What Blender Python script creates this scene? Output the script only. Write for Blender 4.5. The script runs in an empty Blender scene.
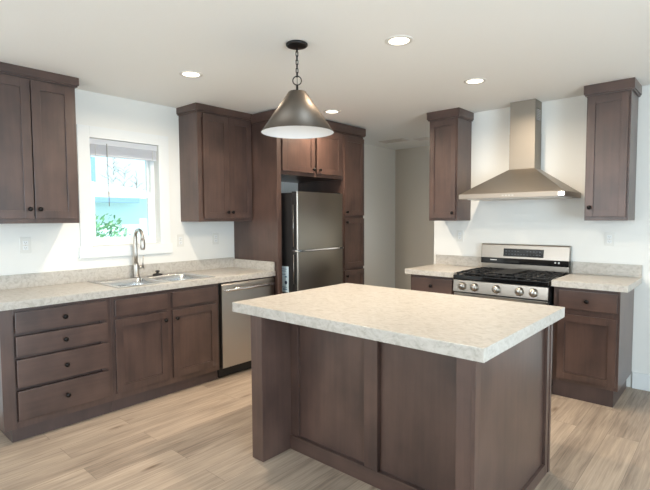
import bpy, bmesh, math, random
from mathutils import Vector, Matrix

sc = bpy.context.scene
COL = sc.collection
PI = math.pi

# ------------------------------------------------------------------ camera
cam_data = bpy.data.cameras.new('camera')
cam = bpy.data.objects.new('camera', cam_data)
COL.objects.link(cam)
YAW, PIT, ROL = 0.7246, 0.0567, -0.0054
cy_, sy_ = math.cos(YAW), math.sin(YAW)
cp_, sp_ = math.cos(PIT), math.sin(PIT)
fw = Vector((-sy_ * cp_, cy_ * cp_, -sp_))
rt = Vector((cy_, sy_, 0))
up = rt.cross(fw)
r2 = rt * math.cos(ROL) + up * math.sin(ROL)
u2 = up * math.cos(ROL) - rt * math.sin(ROL)
m = Matrix.Identity(4)
for i in range(3):
    m[i][0], m[i][1], m[i][2] = r2[i], u2[i], -fw[i]
m.translation = Vector((4.0350, -4.6998, 1.4230))
cam.matrix_world = m
cam_data.sensor_fit = 'HORIZONTAL'
cam_data.sensor_width = 36.0
cam_data.lens = 470.25 / 650 * 36.0
cam_data.clip_start = 0.05
sc.camera = cam

# ------------------------------------------------------------------ light and exposure
sc.view_settings.view_transform = 'Standard'
sc.view_settings.look = 'None'
sc.view_settings.exposure = 0.40
sc.view_settings.gamma = 1.0
sc.view_settings.use_curve_mapping = False
sc.cycles.use_denoising = True
sc.cycles.max_bounces = 10
sc.cycles.diffuse_bounces = 6
sc.cycles.sample_clamp_indirect = 6.0

W = bpy.data.worlds.new('sky')
sc.world = W
W.use_nodes = True
bg = W.node_tree.nodes['Background']
bg.inputs[0].default_value = (0.66, 0.90, 1.0, 1)
bg.inputs[1].default_value = 1.5

DOWN_W = 15.5          # each recessed downlight
DOWN_COL = (1.0, 0.83, 0.64)
DAY_COL = (0.72, 0.87, 1.0)


def area(name, loc, target, sx, sy, power, col):
    l = bpy.data.lights.new(name, 'AREA')
    l.shape = 'RECTANGLE'
    l.size, l.size_y = sx, sy
    l.energy = power
    l.color = col
    o = bpy.data.objects.new(name, l)
    o.location = loc
    d = Vector(target) - Vector(loc)
    o.rotation_euler = d.to_track_quat('-Z', 'Y').to_euler()
    COL.objects.link(o)
    return o


sun = bpy.data.lights.new('sun', 'SUN')
sun.energy = 5.0
sun.angle = 0.01
sun.color = (1.0, 0.98, 0.96)
so = bpy.data.objects.new('sun', sun)
so.rotation_euler = Vector((-0.55, 0.25, -0.8)).to_track_quat('-Z', 'Y').to_euler()
so.location = (8, -4, 9)
COL.objects.link(so)
# daylight through the patio door of the right wall and the windows of the rear wall, behind the camera
area('patio_daylight', (6.93, -4.3, 1.15), (0, -3.6, 1.1), 2.3, 2.0, 150, DAY_COL)
area('rear_window_daylight', (1.6, -7.9, 1.45), (1.2, 0, 1.5), 3.2, 1.5, 64, (0.92, 0.95, 1.0))
# fill light added at the unseen far end to brighten the passage
area('passage_fill', (6.93, 0.75, 1.4), (0, 0.75, 1.3), 1.0, 1.1, 30, DAY_COL)

# ------------------------------------------------------------------ materials
MATS = {}


def lin(r, g, b):
    def f(c):
        c /= 255.0
        return c / 12.92 if c <= 0.04045 else ((c + 0.055) / 1.055) ** 2.4
    return (f(r), f(g), f(b), 1)


def mat(name, rgb, rough=0.5, metal=0.0, spec=0.5, emit=None, estr=0.0, coat=0.0):
    m_ = bpy.data.materials.new(name)
    m_.use_nodes = True
    b = m_.node_tree.nodes['Principled BSDF']
    b.inputs['Base Color'].default_value = lin(*rgb)
    b.inputs['Roughness'].default_value = rough
    b.inputs['Metallic'].default_value = metal
    b.inputs['Specular IOR Level'].default_value = spec
    b.inputs['Coat Weight'].default_value = coat
    if emit:
        b.inputs['Emission Color'].default_value = (*emit, 1)
        b.inputs['Emission Strength'].default_value = estr
    MATS[name] = m_
    return m_


def nd(m_, kind, **kw):
    n = m_.node_tree.nodes.new(kind)
    for k, v in kw.items():
        setattr(n, k, v)
    return n


def lk(m_, a, b):
    m_.node_tree.links.new(a, b)


def ramp(m_, stops):
    n = nd(m_, 'ShaderNodeValToRGB')
    e = n.color_ramp.elements
    while len(e) < len(stops):
        e.new(0.5)
    for el, (p, c) in zip(e, stops):
        el.position = p
        el.color = c
    return n


def coords(m_, scale, rnd=True):
    """Object coordinates, shifted per object so that no two parts share a pattern."""
    tc = nd(m_, 'ShaderNodeTexCoord')
    mp = nd(m_, 'ShaderNodeMapping')
    mp.inputs['Scale'].default_value = scale
    if rnd:
        oi = nd(m_, 'ShaderNodeObjectInfo')
        mul = nd(m_, 'ShaderNodeMath', operation='MULTIPLY')
        mul.inputs[1].default_value = 37.0
        lk(m_, oi.outputs['Random'], mul.inputs[0])
        cmb = nd(m_, 'ShaderNodeCombineXYZ')
        for i in range(3):
            lk(m_, mul.outputs[0], cmb.inputs[i])
        add = nd(m_, 'ShaderNodeVectorMath', operation='ADD')
        lk(m_, tc.outputs['Object'], add.inputs[0])
        lk(m_, cmb.outputs[0], add.inputs[1])
        lk(m_, add.outputs[0], mp.inputs[0])
    else:
        lk(m_, tc.outputs['Object'], mp.inputs[0])
    return mp


def wood(name, scale, c1, c2, rough=0.36):
    m_ = mat(name, (90, 70, 64), rough, spec=0.5, coat=0.35)
    m_.node_tree.nodes['Principled BSDF'].inputs['Coat Roughness'].default_value = 0.32
    b = m_.node_tree.nodes['Principled BSDF']
    mp = coords(m_, scale)
    n = nd(m_, 'ShaderNodeTexNoise')
    n.inputs['Scale'].default_value = 1.0
    n.inputs['Detail'].default_value = 6
    n.inputs['Roughness'].default_value = 0.6
    lk(m_, mp.outputs[0], n.inputs['Vector'])
    tc2 = coords(m_, (3.2, 3.2, 2.4))
    n2 = nd(m_, 'ShaderNodeTexNoise')
    n2.inputs['Scale'].default_value = 1.6
    n2.inputs['Detail'].default_value = 3
    lk(m_, tc2.outputs[0], n2.inputs['Vector'])
    mx = nd(m_, 'ShaderNodeMath', operation='MULTIPLY_ADD')
    mx.inputs[1].default_value = 0.35
    lk(m_, n.outputs[0], mx.inputs[0])
    m2 = nd(m_, 'ShaderNodeMath', operation='MULTIPLY')
    m2.inputs[1].default_value = 0.65
    lk(m_, n2.outputs[0], m2.inputs[0])
    lk(m_, m2.outputs[0], mx.inputs[2])
    r = ramp(m_, [(0.36, lin(*c1)), (0.64, lin(*c2))])
    lk(m_, mx.outputs[0], r.inputs[0])
    lk(m_, r.outputs[0], b.inputs['Base Color'])
    return m_


C1, C2 = (62, 46, 41), (86, 65, 57)
wood('wood_upright', (34, 34, 2.2), C1, C2)
wood('wood_level', (2.2, 2.2, 34), C1, C2)
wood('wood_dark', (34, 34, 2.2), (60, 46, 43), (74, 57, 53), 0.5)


def steel(name, rgb, scale, rough=0.3):
    m_ = mat(name, rgb, rough, 1.0)
    b = m_.node_tree.nodes['Principled BSDF']
    mp = coords(m_, scale)
    n = nd(m_, 'ShaderNodeTexNoise')
    n.inputs['Scale'].default_value = 1.0
    n.inputs['Detail'].default_value = 2
    lk(m_, mp.outputs[0], n.inputs['Vector'])
    mr = nd(m_, 'ShaderNodeMapRange')
    mr.inputs['To Min'].default_value = rough * 0.94
    mr.inputs['To Max'].default_value = rough * 1.06
    lk(m_, n.outputs[0], mr.inputs[0])
    lk(m_, mr.outputs[0], b.inputs['Roughness'])
    return m_


steel('steel', (180, 175, 168), (3, 3, 160), 0.34)
steel('hood_steel', (158, 151, 142), (3, 3, 160), 0.46)
steel('range_steel', (164, 158, 150), (3, 3, 160), 0.30)
steel('steel_upright', (150, 143, 133), (160, 160, 3), 0.50)
mat('fridge_steel', (150, 144, 135), 0.29, 1.0)
steel('sink_steel', (205, 206, 206), (40, 40, 40), 0.18)
mat('nickel', (178, 173, 166), 0.34, 1.0)
mat('chrome', (225, 225, 225), 0.08, 1.0)
mat('black_metal', (26, 24, 24), 0.38, 0.4)
mat('black_gloss', (14, 14, 15), 0.09)
mat('black_matte', (16, 16, 17), 0.55)
mat('cast_iron', (20, 20, 21), 0.5, 0.2)
mat('fridge_black', (38, 37, 37), 0.38)
mat('dark_recess', (12, 12, 12), 0.6)
mat('white_paint', (224, 227, 227), 0.55)
mat('white_vinyl', (232, 238, 240), 0.4)
mat('white_plastic', (216, 216, 211), 0.35)
mat('outlet_slot', (150, 150, 147), 0.5)
mat('blind_white', (240, 242, 246), 0.5)
mat('paper', (196, 216, 226), 0.6)
mat('print_blue', (96, 130, 160), 0.6)
mat('print_dark', (40, 56, 80), 0.6)
mat('display_glass', (9, 9, 11), 0.06)
mat('display_print', (86, 90, 96), 0.4)
mat('pale_print', (200, 200, 200), 0.4)
mat('shade_inner', (228, 230, 232), 0.5)
mat('shade_bronze', (104, 96, 88), 0.48, 0.9)
mat('bulb_glass', (235, 235, 230), 0.3)
mat('trim_white', (214, 211, 204), 0.45)
mat('lamp_disc', (255, 245, 230), 0.5, emit=(1.0, 0.90, 0.76), estr=2.2)
mat('grille_dark', (64, 60, 56), 0.6)
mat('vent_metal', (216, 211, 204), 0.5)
mat('shadow_grille_slot', (176, 170, 162), 0.6)
mat('wall_paint_shaded', (212, 205, 194), 0.6)  # same paint as the other walls, the passage's dimness put into the colour
mat('knob_bronze', (24, 20, 19), 0.35, 0.6)
mat('cabinet_inside', (190, 170, 146), 0.6)


def painted(name, rgb, bump=0.02):
    m_ = mat(name, rgb, 0.7, spec=0.25)
    b = m_.node_tree.nodes['Principled BSDF']
    mp = coords(m_, (1, 1, 1), False)
    n = nd(m_, 'ShaderNodeTexNoise')
    n.inputs['Scale'].default_value = 90
    n.inputs['Detail'].default_value = 3
    lk(m_, mp.outputs[0], n.inputs['Vector'])
    bp = nd(m_, 'ShaderNodeBump')
    bp.inputs['Strength'].default_value = bump
    bp.inputs['Distance'].default_value = 0.01
    lk(m_, n.outputs[0], bp.inputs['Height'])
    lk(m_, bp.outputs[0], b.inputs['Normal'])
    return m_


painted('wall_paint', (226, 226, 222))
painted('ceiling_paint', (236, 236, 233), 0.05)


def laminate():
    m_ = mat('laminate', (222, 215, 204), 0.32, spec=0.4)
    b = m_.node_tree.nodes['Principled BSDF']
    mp = coords(m_, (1, 1, 1), False)
    warp = nd(m_, 'ShaderNodeTexNoise')
    warp.inputs['Scale'].default_value = 9
    warp.inputs['Detail'].default_value = 4
    lk(m_, mp.outputs[0], warp.inputs['Vector'])
    mixv = nd(m_, 'ShaderNodeVectorMath', operation='MULTIPLY_ADD')
    mixv.inputs[1].default_value = (0.16, 0.16, 0.16)
    lk(m_, warp.outputs['Color'], mixv.inputs[0])
    lk(m_, mp.outputs[0], mixv.inputs[2])
    st = nd(m_, 'ShaderNodeMapping')
    st.inputs['Rotation'].default_value = (0, 0, 0.6)
    st.inputs['Scale'].default_value = (14, 30, 30)
    lk(m_, mixv.outputs[0], st.inputs[0])
    n = nd(m_, 'ShaderNodeTexNoise')
    n.inputs['Scale'].default_value = 1.5
    n.inputs['Detail'].default_value = 7
    n.inputs['Roughness'].default_value = 0.62
    lk(m_, st.outputs[0], n.inputs['Vector'])
    r = ramp(m_, [(0.34, lin(164, 159, 150)), (0.47, lin(180, 175, 167)), (0.60, lin(189, 185, 178))])
    lk(m_, n.outputs[0], r.inputs[0])
    lk(m_, r.outputs[0], b.inputs['Base Color'])
    return m_


laminate()


def floor_mat():
    m_ = mat('plank_floor', (180, 160, 138), 0.42, spec=0.4)
    b = m_.node_tree.nodes['Principled BSDF']
    mp = coords(m_, (1, 1, 1), False)
    rot = nd(m_, 'ShaderNodeMapping')
    rot.inputs['Rotation'].default_value = (0, 0, PI / 2)
    lk(m_, mp.outputs[0], rot.inputs[0])
    br = nd(m_, 'ShaderNodeTexBrick')
    br.offset = 0.37
    br.inputs['Color1'].default_value = (0, 0, 0, 1)
    br.inputs['Color2'].default_value = (1, 1, 1, 1)
    br.inputs['Mortar'].default_value = (0.5, 0.5, 0.5, 1)
    br.inputs['Scale'].default_value = 1.0
    br.inputs['Mortar Size'].default_value = 0.0012
    br.inputs['Mortar Smooth'].default_value = 0.1
    br.inputs['Brick Width'].default_value = 1.22
    br.inputs['Row Height'].default_value = 0.18
    lk(m_, rot.outputs[0], br.inputs['Vector'])
    # grain, shifted plank by plank
    sh = nd(m_, 'ShaderNodeVectorMath', operation='MULTIPLY_ADD')
    sh.inputs[1].default_value = (13, 29, 7)
    lk(m_, br.outputs['Color'], sh.inputs[0])
    lk(m_, mp.outputs[0], sh.inputs[2])
    g = nd(m_, 'ShaderNodeMapping')
    g.inputs['Scale'].default_value = (70, 2.6, 1)
    lk(m_, sh.outputs[0], g.inputs[0])
    n = nd(m_, 'ShaderNodeTexNoise')
    n.inputs['Scale'].default_value = 1.0
    n.inputs['Detail'].default_value = 7
    n.inputs['Roughness'].default_value = 0.62
    n.inputs['Distortion'].default_value = 0.6
    lk(m_, g.outputs[0], n.inputs['Vector'])
    g2 = nd(m_, 'ShaderNodeMapping')
    g2.inputs['Scale'].default_value = (11, 1.6, 1)
    lk(m_, sh.outputs[0], g2.inputs[0])
    n2 = nd(m_, 'ShaderNodeTexNoise')
    n2.inputs['Scale'].default_value = 1.0
    n2.inputs['Detail'].default_value = 4
    lk(m_, g2.outputs[0], n2.inputs['Vector'])
    s1 = nd(m_, 'ShaderNodeMath', operation='MULTIPLY')
    s1.inputs[1].default_value = 0.49
    lk(m_, n.outputs[0], s1.inputs[0])
    s2 = nd(m_, 'ShaderNodeMath', operation='MULTIPLY_ADD')
    s2.inputs[1].default_value = 0.38
    lk(m_, n2.outputs[0], s2.inputs[0])
    lk(m_, s1.outputs[0], s2.inputs[2])
    s3 = nd(m_, 'ShaderNodeMath', operation='MULTIPLY_ADD')
    s3.inputs[1].default_value = 0.13
    lk(m_, br.outputs['Color'], s3.inputs[0])
    lk(m_, s2.outputs[0], s3.inputs[2])
    r = ramp(m_, [(0.32, lin(120, 105, 93)), (0.45, lin(156, 140, 124)), (0.56, lin(176, 158, 140)), (0.68, lin(192, 175, 156))])
    lk(m_, s3.outputs[0], r.inputs[0])
    # small dark knots
    kn = nd(m_, 'ShaderNodeMapping')
    kn.inputs['Scale'].default_value = (9, 2.6, 1)
    lk(m_, sh.outputs[0], kn.inputs[0])
    vo = nd(m_, 'ShaderNodeTexVoronoi')
    vo.inputs['Scale'].default_value = 0.62
    lk(m_, kn.outputs[0], vo.inputs['Vector'])
    kr = ramp(m_, [(0.02, (0.45, 0.40, 0.36, 1)), (0.13, (1, 1, 1, 1))])
    lk(m_, vo.outputs['Distance'], kr.inputs[0])
    mk = nd(m_, 'ShaderNodeMix', data_type='RGBA', blend_type='MULTIPLY')
    mk.inputs[0].default_value = 1.0
    lk(m_, r.outputs[0], mk.inputs[6])
    lk(m_, kr.outputs[0], mk.inputs[7])
    seam = nd(m_, 'ShaderNodeMix', data_type='RGBA')
    seam.inputs[7].default_value = lin(122, 108, 96)
    lk(m_, br.outputs['Fac'], seam.inputs[0])
    lk(m_, mk.outputs[2], seam.inputs[6])
    lk(m_, seam.outputs[2], b.inputs['Base Color'])
    bp = nd(m_, 'ShaderNodeBump')
    bp.inputs['Strength'].default_value = 0.15
    bp.inputs['Distance'].default_value = 0.004
    lk(m_, n.outputs[0], bp.inputs['Height'])
    lk(m_, bp.outputs[0], b.inputs['Normal'])


floor_mat()


def blind_mat():
    m_ = MATS['blind_white']                # thin vinyl: some daylight passes through
    nt = m_.node_tree
    b = nt.nodes['Principled BSDF']
    out = [n for n in nt.nodes if n.type == 'OUTPUT_MATERIAL'][0]
    tl = nd(m_, 'ShaderNodeBsdfTranslucent')
    tl.inputs[0].default_value = lin(240, 243, 248)
    mx = nd(m_, 'ShaderNodeMixShader')
    mx.inputs[0].default_value = 0.5
    lk(m_, b.outputs[0], mx.inputs[1])
    lk(m_, tl.outputs[0], mx.inputs[2])
    lk(m_, mx.outputs[0], out.inputs[0])


blind_mat()


def glass_mat():
    m_ = bpy.data.materials.new('pane_glass')
    m_.use_nodes = True
    nt = m_.node_tree
    for n in list(nt.nodes):
        nt.nodes.remove(n)
    out = nd(m_, 'ShaderNodeOutputMaterial')
    tr = nd(m_, 'ShaderNodeBsdfTransparent')
    tr.inputs[0].default_value = (0.93, 0.98, 0.98, 1)
    gl = nd(m_, 'ShaderNodeBsdfGlossy')
    gl.inputs['Roughness'].default_value = 0.02
    fr = nd(m_, 'ShaderNodeFresnel')
    fr.inputs[0].default_value = 1.45
    mx = nd(m_, 'ShaderNodeMixShader')
    lk(m_, fr.outputs[0], mx.inputs[0])
    lk(m_, tr.outputs[0], mx.inputs[1])
    lk(m_, gl.outputs[0], mx.inputs[2])
    lk(m_, mx.outputs[0], out.inputs[0])
    MATS['pane_glass'] = m_


glass_mat()
mat('siding', (214, 236, 238), 0.7)
mat('roof_pale', (240, 240, 238), 0.8)
mat('shade_and_block_blue', (130, 160, 184), 0.7)  # eave shade as a colour, shared with the distant building
mat('bark', (170, 164, 162), 0.9)
mat('leaf', (100, 150, 104), 0.6)
mat('leaf_pale', (150, 190, 146), 0.6)
mat('yard_grass', (170, 178, 168), 0.9)

# ------------------------------------------------------------------ mesh builder


class MB:
    def __init__(self, f=None):
        self.bm = bmesh.new()
        self.f = f or (lambda a, b, c: (a, b, c))     # local (u, d, z) -> world

    def box(self, a0, a1, b0, b1, c0, c1, bev=0.0015):
        t = bmesh.new()
        vs = {}
        for i, a in enumerate((a0, a1)):
            for j, b in enumerate((b0, b1)):
                for k, c in enumerate((c0, c1)):
                    vs[i, j, k] = t.verts.new(self.f(a, b, c))
        for q in (((0, 0, 0), (0, 0, 1), (0, 1, 1), (0, 1, 0)), ((1, 0, 0), (1, 1, 0), (1, 1, 1), (1, 0, 1)),
                  ((0, 0, 0), (1, 0, 0), (1, 0, 1), (0, 0, 1)), ((0, 1, 0), (0, 1, 1), (1, 1, 1), (1, 1, 0)),
                  ((0, 0, 0), (0, 1, 0), (1, 1, 0), (1, 0, 0)), ((0, 0, 1), (1, 0, 1), (1, 1, 1), (0, 1, 1))):
            t.faces.new([vs[x] for x in q])
        bmesh.ops.recalc_face_normals(t, faces=t.faces)
        mn = min(abs(a1 - a0), abs(b1 - b0), abs(c1 - c0))
        bv = min(bev, mn * 0.3)
        if bv > 1e-5:
            bmesh.ops.bevel(t, geom=list(t.edges), offset=bv, segments=2, profile=0.7, affect='EDGES', clamp_overlap=True)
        self._merge(t)
        return self

    def _merge(self, t, smooth=False):
        mp = {}
        for v in t.verts:
            mp[v] = self.bm.verts.new(v.co)
        for f in t.faces:
            try:
                nf = self.bm.faces.new([mp[v] for v in f.verts])
                nf.smooth = smooth or f.smooth
            except ValueError:
                pass
        t.free()

    def hexa(self, lo, hi):
        """lo, hi: four points each, both in the same order round."""
        t = bmesh.new()
        L = [t.verts.new(self.f(*p)) for p in lo]
        H = [t.verts.new(self.f(*p)) for p in hi]
        t.faces.new(L[::-1])
        t.faces.new(H)
        for i in range(4):
            t.faces.new((L[i], L[(i + 1) % 4], H[(i + 1) % 4], H[i]))
        bmesh.ops.recalc_face_normals(t, faces=t.faces)
        self._merge(t)
        return self

    def prism(self, poly, axis, w0, w1, bev=0.0):
        """poly in the two other axes (order of a,b,c without axis), extruded w0..w1 along axis."""
        t = bmesh.new()

        def P(p, w):
            q = list(p)
            q.insert(axis, w)
            return self.f(*q)
        A = [t.verts.new(P(p, w0)) for p in poly]
        B = [t.verts.new(P(p, w1)) for p in poly]
        n = len(poly)
        t.faces.new(A[::-1])
        t.faces.new(B)
        for i in range(n):
            t.faces.new((A[i], A[(i + 1) % n], B[(i + 1) % n], B[i]))
        bmesh.ops.recalc_face_normals(t, faces=t.faces)
        if bev:
            bmesh.ops.bevel(t, geom=list(t.edges), offset=bev, segments=2, profile=0.7, affect='EDGES', clamp_overlap=True)
        self._merge(t)
        return self

    def lathe(self, prof, c, axis=(0, 0, 1), seg=32, cap=True):
        """prof: (radius, height) along axis, from point c (world)."""
        ax = Vector(axis).normalized()
        q = ax.to_track_quat('Z', 'Y')
        ex, ey = q @ Vector((1, 0, 0)), q @ Vector((0, 1, 0))
        c = Vector(c)
        t = bmesh.new()
        rings = []
        for r, h in prof:
            if r < 1e-6:
                rings.append([t.verts.new(c + ax * h)])
            else:
                rings.append([t.verts.new(c + ax * h + ex * (r * math.cos(2 * PI * k / seg)) + ey * (r * math.sin(2 * PI * k / seg))) for k in range(seg)])
        for A, B in zip(rings, rings[1:]):
            for k in range(seg):
                a, b = A[k % len(A)], A[(k + 1) % len(A)]
                d, e = B[k % len(B)], B[(k + 1) % len(B)]
                f = []
                for v in (a, b, e, d):
                    if v not in f:
                        f.append(v)
                if len(f) > 2:
                    t.faces.new(f).smooth = True
        if cap:
            for R in (rings[0], rings[-1]):
                if len(R) > 2:
                    t.faces.new(R)
        bmesh.ops.recalc_face_normals(t, faces=t.faces)
        self._merge(t)
        return self

    def tube(self, pts, r, seg=12, closed=False):
        pts = [Vector(p) for p in pts]
        n = len(pts)
        rs = r if isinstance(r, (list, tuple)) else [r] * n
        t = bmesh.new()
        rings = []
        prev = None
        for i, p in enumerate(pts):
            if closed:
                d = pts[(i + 1) % n] - pts[i - 1]
            else:
                d = pts[min(i + 1, n - 1)] - pts[max(i - 1, 0)]
            d.normalize()
            if prev is None:
                a = Vector((0, 0, 1)) if abs(d.z) < 0.9 else Vector((1, 0, 0))
                x = d.cross(a).normalized()
            else:
                x = (prev - d * prev.dot(d)).normalized()
            prev = x
            y = d.cross(x)
            rings.append([t.verts.new(p + (x * math.cos(2 * PI * k / seg) + y * math.sin(2 * PI * k / seg)) * rs[i]) for k in range(seg)])
        pairs = list(zip(rings, rings[1:]))
        if closed:
            pairs.append((rings[-1], rings[0]))
        for A, B in pairs:
            for k in range(seg):
                t.faces.new((A[k], A[(k + 1) % seg], B[(k + 1) % seg], B[k])).smooth = True
        if not closed:
            t.faces.new(rings[0])
            t.faces.new(rings[-1])
        bmesh.ops.recalc_face_normals(t, faces=t.faces)
        self._merge(t)
        return self

    def loft(self, rings, cap_end=True):
        """rings: lists of world points with the same count."""
        t = bmesh.new()
        R = [[t.verts.new(p) for p in ring] for ring in rings]
        n = len(R[0])
        for A, B in zip(R, R[1:]):
            for k in range(n):
                t.faces.new((A[k], A[(k + 1) % n], B[(k + 1) % n], B[k])).smooth = True
        if cap_end:
            t.faces.new(R[-1])
        bmesh.ops.recalc_face_normals(t, faces=t.faces)
        self._merge(t)
        return self

    def grid_slab(self, xs, ys, z0, z1, hole=(), bev=0.002):
        """slab from cells of a grid, some cells left open; rims bevelled."""
        t = bmesh.new()
        nx, ny = len(xs), len(ys)
        top = {(i, j): t.verts.new(self.f(xs[i], ys[j], z1)) for i in range(nx) for j in range(ny)}
        bot = {(i, j): t.verts.new(self.f(xs[i], ys[j], z0)) for i in range(nx) for j in range(ny)}
        cells = {(i, j) for i in range(nx - 1) for j in range(ny - 1)} - set(hole)
        for (i, j) in cells:
            t.faces.new((top[i, j], top[i + 1, j], top[i + 1, j + 1], top[i, j + 1]))
            t.faces.new((bot[i, j], bot[i, j + 1], bot[i + 1, j + 1], bot[i + 1, j]))
            for (di, dj, e0, e1) in ((-1, 0, (0, 0), (0, 1)), (1, 0, (1, 0), (1, 1)), (0, -1, (0, 0), (1, 0)), (0, 1, (0, 1), (1, 1))):
                if (i + di, j + dj) not in cells:
                    p, q = (i + e0[0], j + e0[1]), (i + e1[0], j + e1[1])
                    t.faces.new((top[p], top[q], bot[q], bot[p]))
        loose = [v for v in t.verts if not v.link_faces]
        bmesh.ops.delete(t, geom=loose, context='VERTS')
        bmesh.ops.recalc_face_normals(t, faces=t.faces)
        if bev:
            ed = [e for e in t.edges if len(e.link_faces) == 2 and e.calc_face_angle(0) > 1.0]
            bmesh.ops.bevel(t, geom=ed, offset=bev, segments=2, profile=0.7, affect='EDGES', clamp_overlap=True)
        self._merge(t)
        return self

    def build(self, name, material, parent=None, origin=None):
        me = bpy.data.meshes.new(name)
        o = bpy.data.objects.new(name, me)
        COL.objects.link(o)
        base = Vector((0, 0, 0))
        if parent is not None:
            top = parent
            base = world_of(top)
        elif origin is not None:
            base = Vector(origin)
        bmesh.ops.translate(self.bm, verts=self.bm.verts, vec=-base)
        self.bm.to_mesh(me)
        self.bm.free()
        mats = material if isinstance(material, (list, tuple)) else [material]
        for x in mats:
            me.materials.append(MATS[x])
        if parent is not None:
            o.parent = parent
        else:
            o.location = base
        return o


def world_of(o):
    v = Vector((0, 0, 0))
    while o is not None:
        v += o.location
        o = o.parent
    return v


def tag(o, label, cat, group=None, kind=None):
    o['label'] = label
    o['category'] = cat
    if group:
        o['group'] = group
    if kind:
        o['kind'] = kind
    return o


def thing(name, loc, label, cat, group=None):
    o = bpy.data.objects.new(name, None)
    o.empty_display_size = 0.1
    o.location = loc
    COL.objects.link(o)
    return tag(o, label, cat, group)


def structure(o):
    o['kind'] = 'structure'
    return o


LY = lambda y: 1.024 * y + 0.100          # run lengths measured along the window wall -> metres in the room
BX = lambda x: 1.005 * x + 0.022          # the same along the hood wall
LEFT = lambda u, d, z: (d, LY(u), z)      # u along Y, d out of the window wall (+X)
BS = 0.973                                # the hood wall stands a little nearer than first measured
YB = -4.6998 + 4.6998 * BS                # its plane


def BZ(z):
    return 1.423 + (z - 1.423) * BS if z >= 0.09 else z * 1.404


def BACK(u, d, z):                        # u along X, d out of the hood wall (-Y)
    return (4.035 + (BX(u) - 4.035) * BS, YB - d * BS, BZ(z))


LEFT0 = lambda u, d, z: (d, u, z)


def ceil_z(x):
    return 2.470


CEIL_B = 1.423 + (2.469 - 1.423) / BS     # the ceiling in the hood wall's measure

# ------------------------------------------------------------------ the shell
X1, Y0, YH = 7.0, -8.0, 1.50
structure(MB().box(-0.2, X1 + .2, Y0 - .2, YH + .2, -0.12, 0.0, 0).build('floor', 'plank_floor'))
c_ = MB()
c_.hexa([(-.2, Y0 - .2, ceil_z(-.2)), (X1 + .2, Y0 - .2, ceil_z(X1 + .2)), (X1 + .2, YH + .2, ceil_z(X1 + .2)), (-.2, YH + .2, ceil_z(-.2))],
        [(-.2, Y0 - .2, 2.75), (X1 + .2, Y0 - .2, 2.75), (X1 + .2, YH + .2, 2.75), (-.2, YH + .2, 2.75)])
structure(c_.build('ceiling', 'ceiling_paint'))
WY0, WY1, WZ0, WZ1 = -3.085, -2.49, 1.20, 2.098
w = MB(lambda a, b, c: (c, a, b))
w.grid_slab([Y0 - .2, LY(WY0), LY(WY1), YH + .2], [0, WZ0, WZ1, 2.6], -0.15, 0, hole={(1, 1)}, bev=0)
structure(w.build('wall_left', 'wall_paint'))
structure(MB().box(1.557, X1, YB, YB + .12, 0, 2.6, 0.004).build('wall_back', 'wall_paint'))
structure(MB().box(0, X1, YH, YH + .15, 0, 2.6, 0).build('wall_hall', 'wall_paint_shaded'))
structure(MB().box(0, 0.006, -0.27, YH, 0, 2.475, 0).build('wall_hall_left', 'wall_paint_shaded'))
w = MB(lambda a, b, c: (c, a, b))          # right wall with a patio door opening
w.grid_slab([Y0, -5.5, -3.1, 0.2, 1.3, YH], [0, 0.02, 0.8, 2.0, 2.2, 2.6], X1, X1 + .15, hole={(1, 1), (1, 2), (1, 3), (3, 2)}, bev=0)  # the smaller opening is added for the passage fill light
structure(w.build('wall_right', 'wall_paint'))
w = MB(lambda a, b, c: (a, c, b))          # rear wall with a wide window
w.grid_slab([-.15, 0.9, 4.3, X1], [0, 0.65, 2.25, 2.6], Y0 - .15, Y0, hole={(1, 1)}, bev=0)
structure(w.build('wall_rear', 'wall_paint'))
structure(MB(BACK).box(3.34, 6.9, 0.0, 0.014, 0, 0.10, 0.004).build('baseboard_back', 'white_paint'))
structure(MB(LEFT).box(-7.9, -3.91, 0, 0.014, 0, 0.10, 0.004).build('baseboard_left', 'white_paint'))
structure(MB().box(0.006, X1, YH - .014, YH, 0, 0.10, 0.004).build('baseboard_hall', 'white_paint'))

# window over the sink: casing, apron, vinyl frame, two sashes, panes
win = bpy.data.objects.new('window_1', None)
win.location = (0, -2.79, 1.2)
COL.objects.link(win)
win['kind'] = 'structure'
b = MB(LEFT)
b.box(-3.178, WY0, 0, 0.014, WZ0, 2.19, 0.002)
b.box(WY1, -2.392, 0, 0.014, WZ0, 2.19, 0.002)
b.box(WY0, WY1, 0, 0.014, WZ1, 2.19, 0.002)
b.build('casing', 'white_paint', win)
MB(LEFT).box(-3.192, -2.378, 0, 0.022, 1.107, WZ0, 0.003).build('apron', 'white_paint', win)
b = MB(LEFT)                                # outer vinyl frame, deep in the opening
fr = 0.035
b.box(WY0, WY0 + fr, -0.14, -0.075, WZ0, WZ1, 0.003)
b.box(WY1 - fr, WY1, -0.14, -0.075, WZ0, WZ1, 0.003)
b.box(WY0 + fr, WY1 - fr, -0.14, -0.075, WZ0, WZ0 + fr, 0.003)
b.box(WY0 + fr, WY1 - fr, -0.14, -0.075, WZ1 - fr, WZ1, 0.003)
b.build('frame', 'white_vinyl', win)
lo = MB(LEFT)
a0, a1 = WY0 + fr, WY1 - fr
s = 0.03
lo.box(a0, a0 + s, -0.105, -0.08, WZ0 + fr, 1.665, 0.003)
lo.box(a1 - s, a1, -0.105, -0.08, WZ0 + fr, 1.665, 0.003)
lo.box(a0 + s, a1 - s, -0.105, -0.08, WZ0 + fr, WZ0 + fr + 0.035, 0.003)
lo.box(a0 + s, a1 - s, -0.105, -0.08, 1.62, 1.665, 0.003)
lo = lo.build('lower_sash', 'white_vinyl', win)
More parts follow.
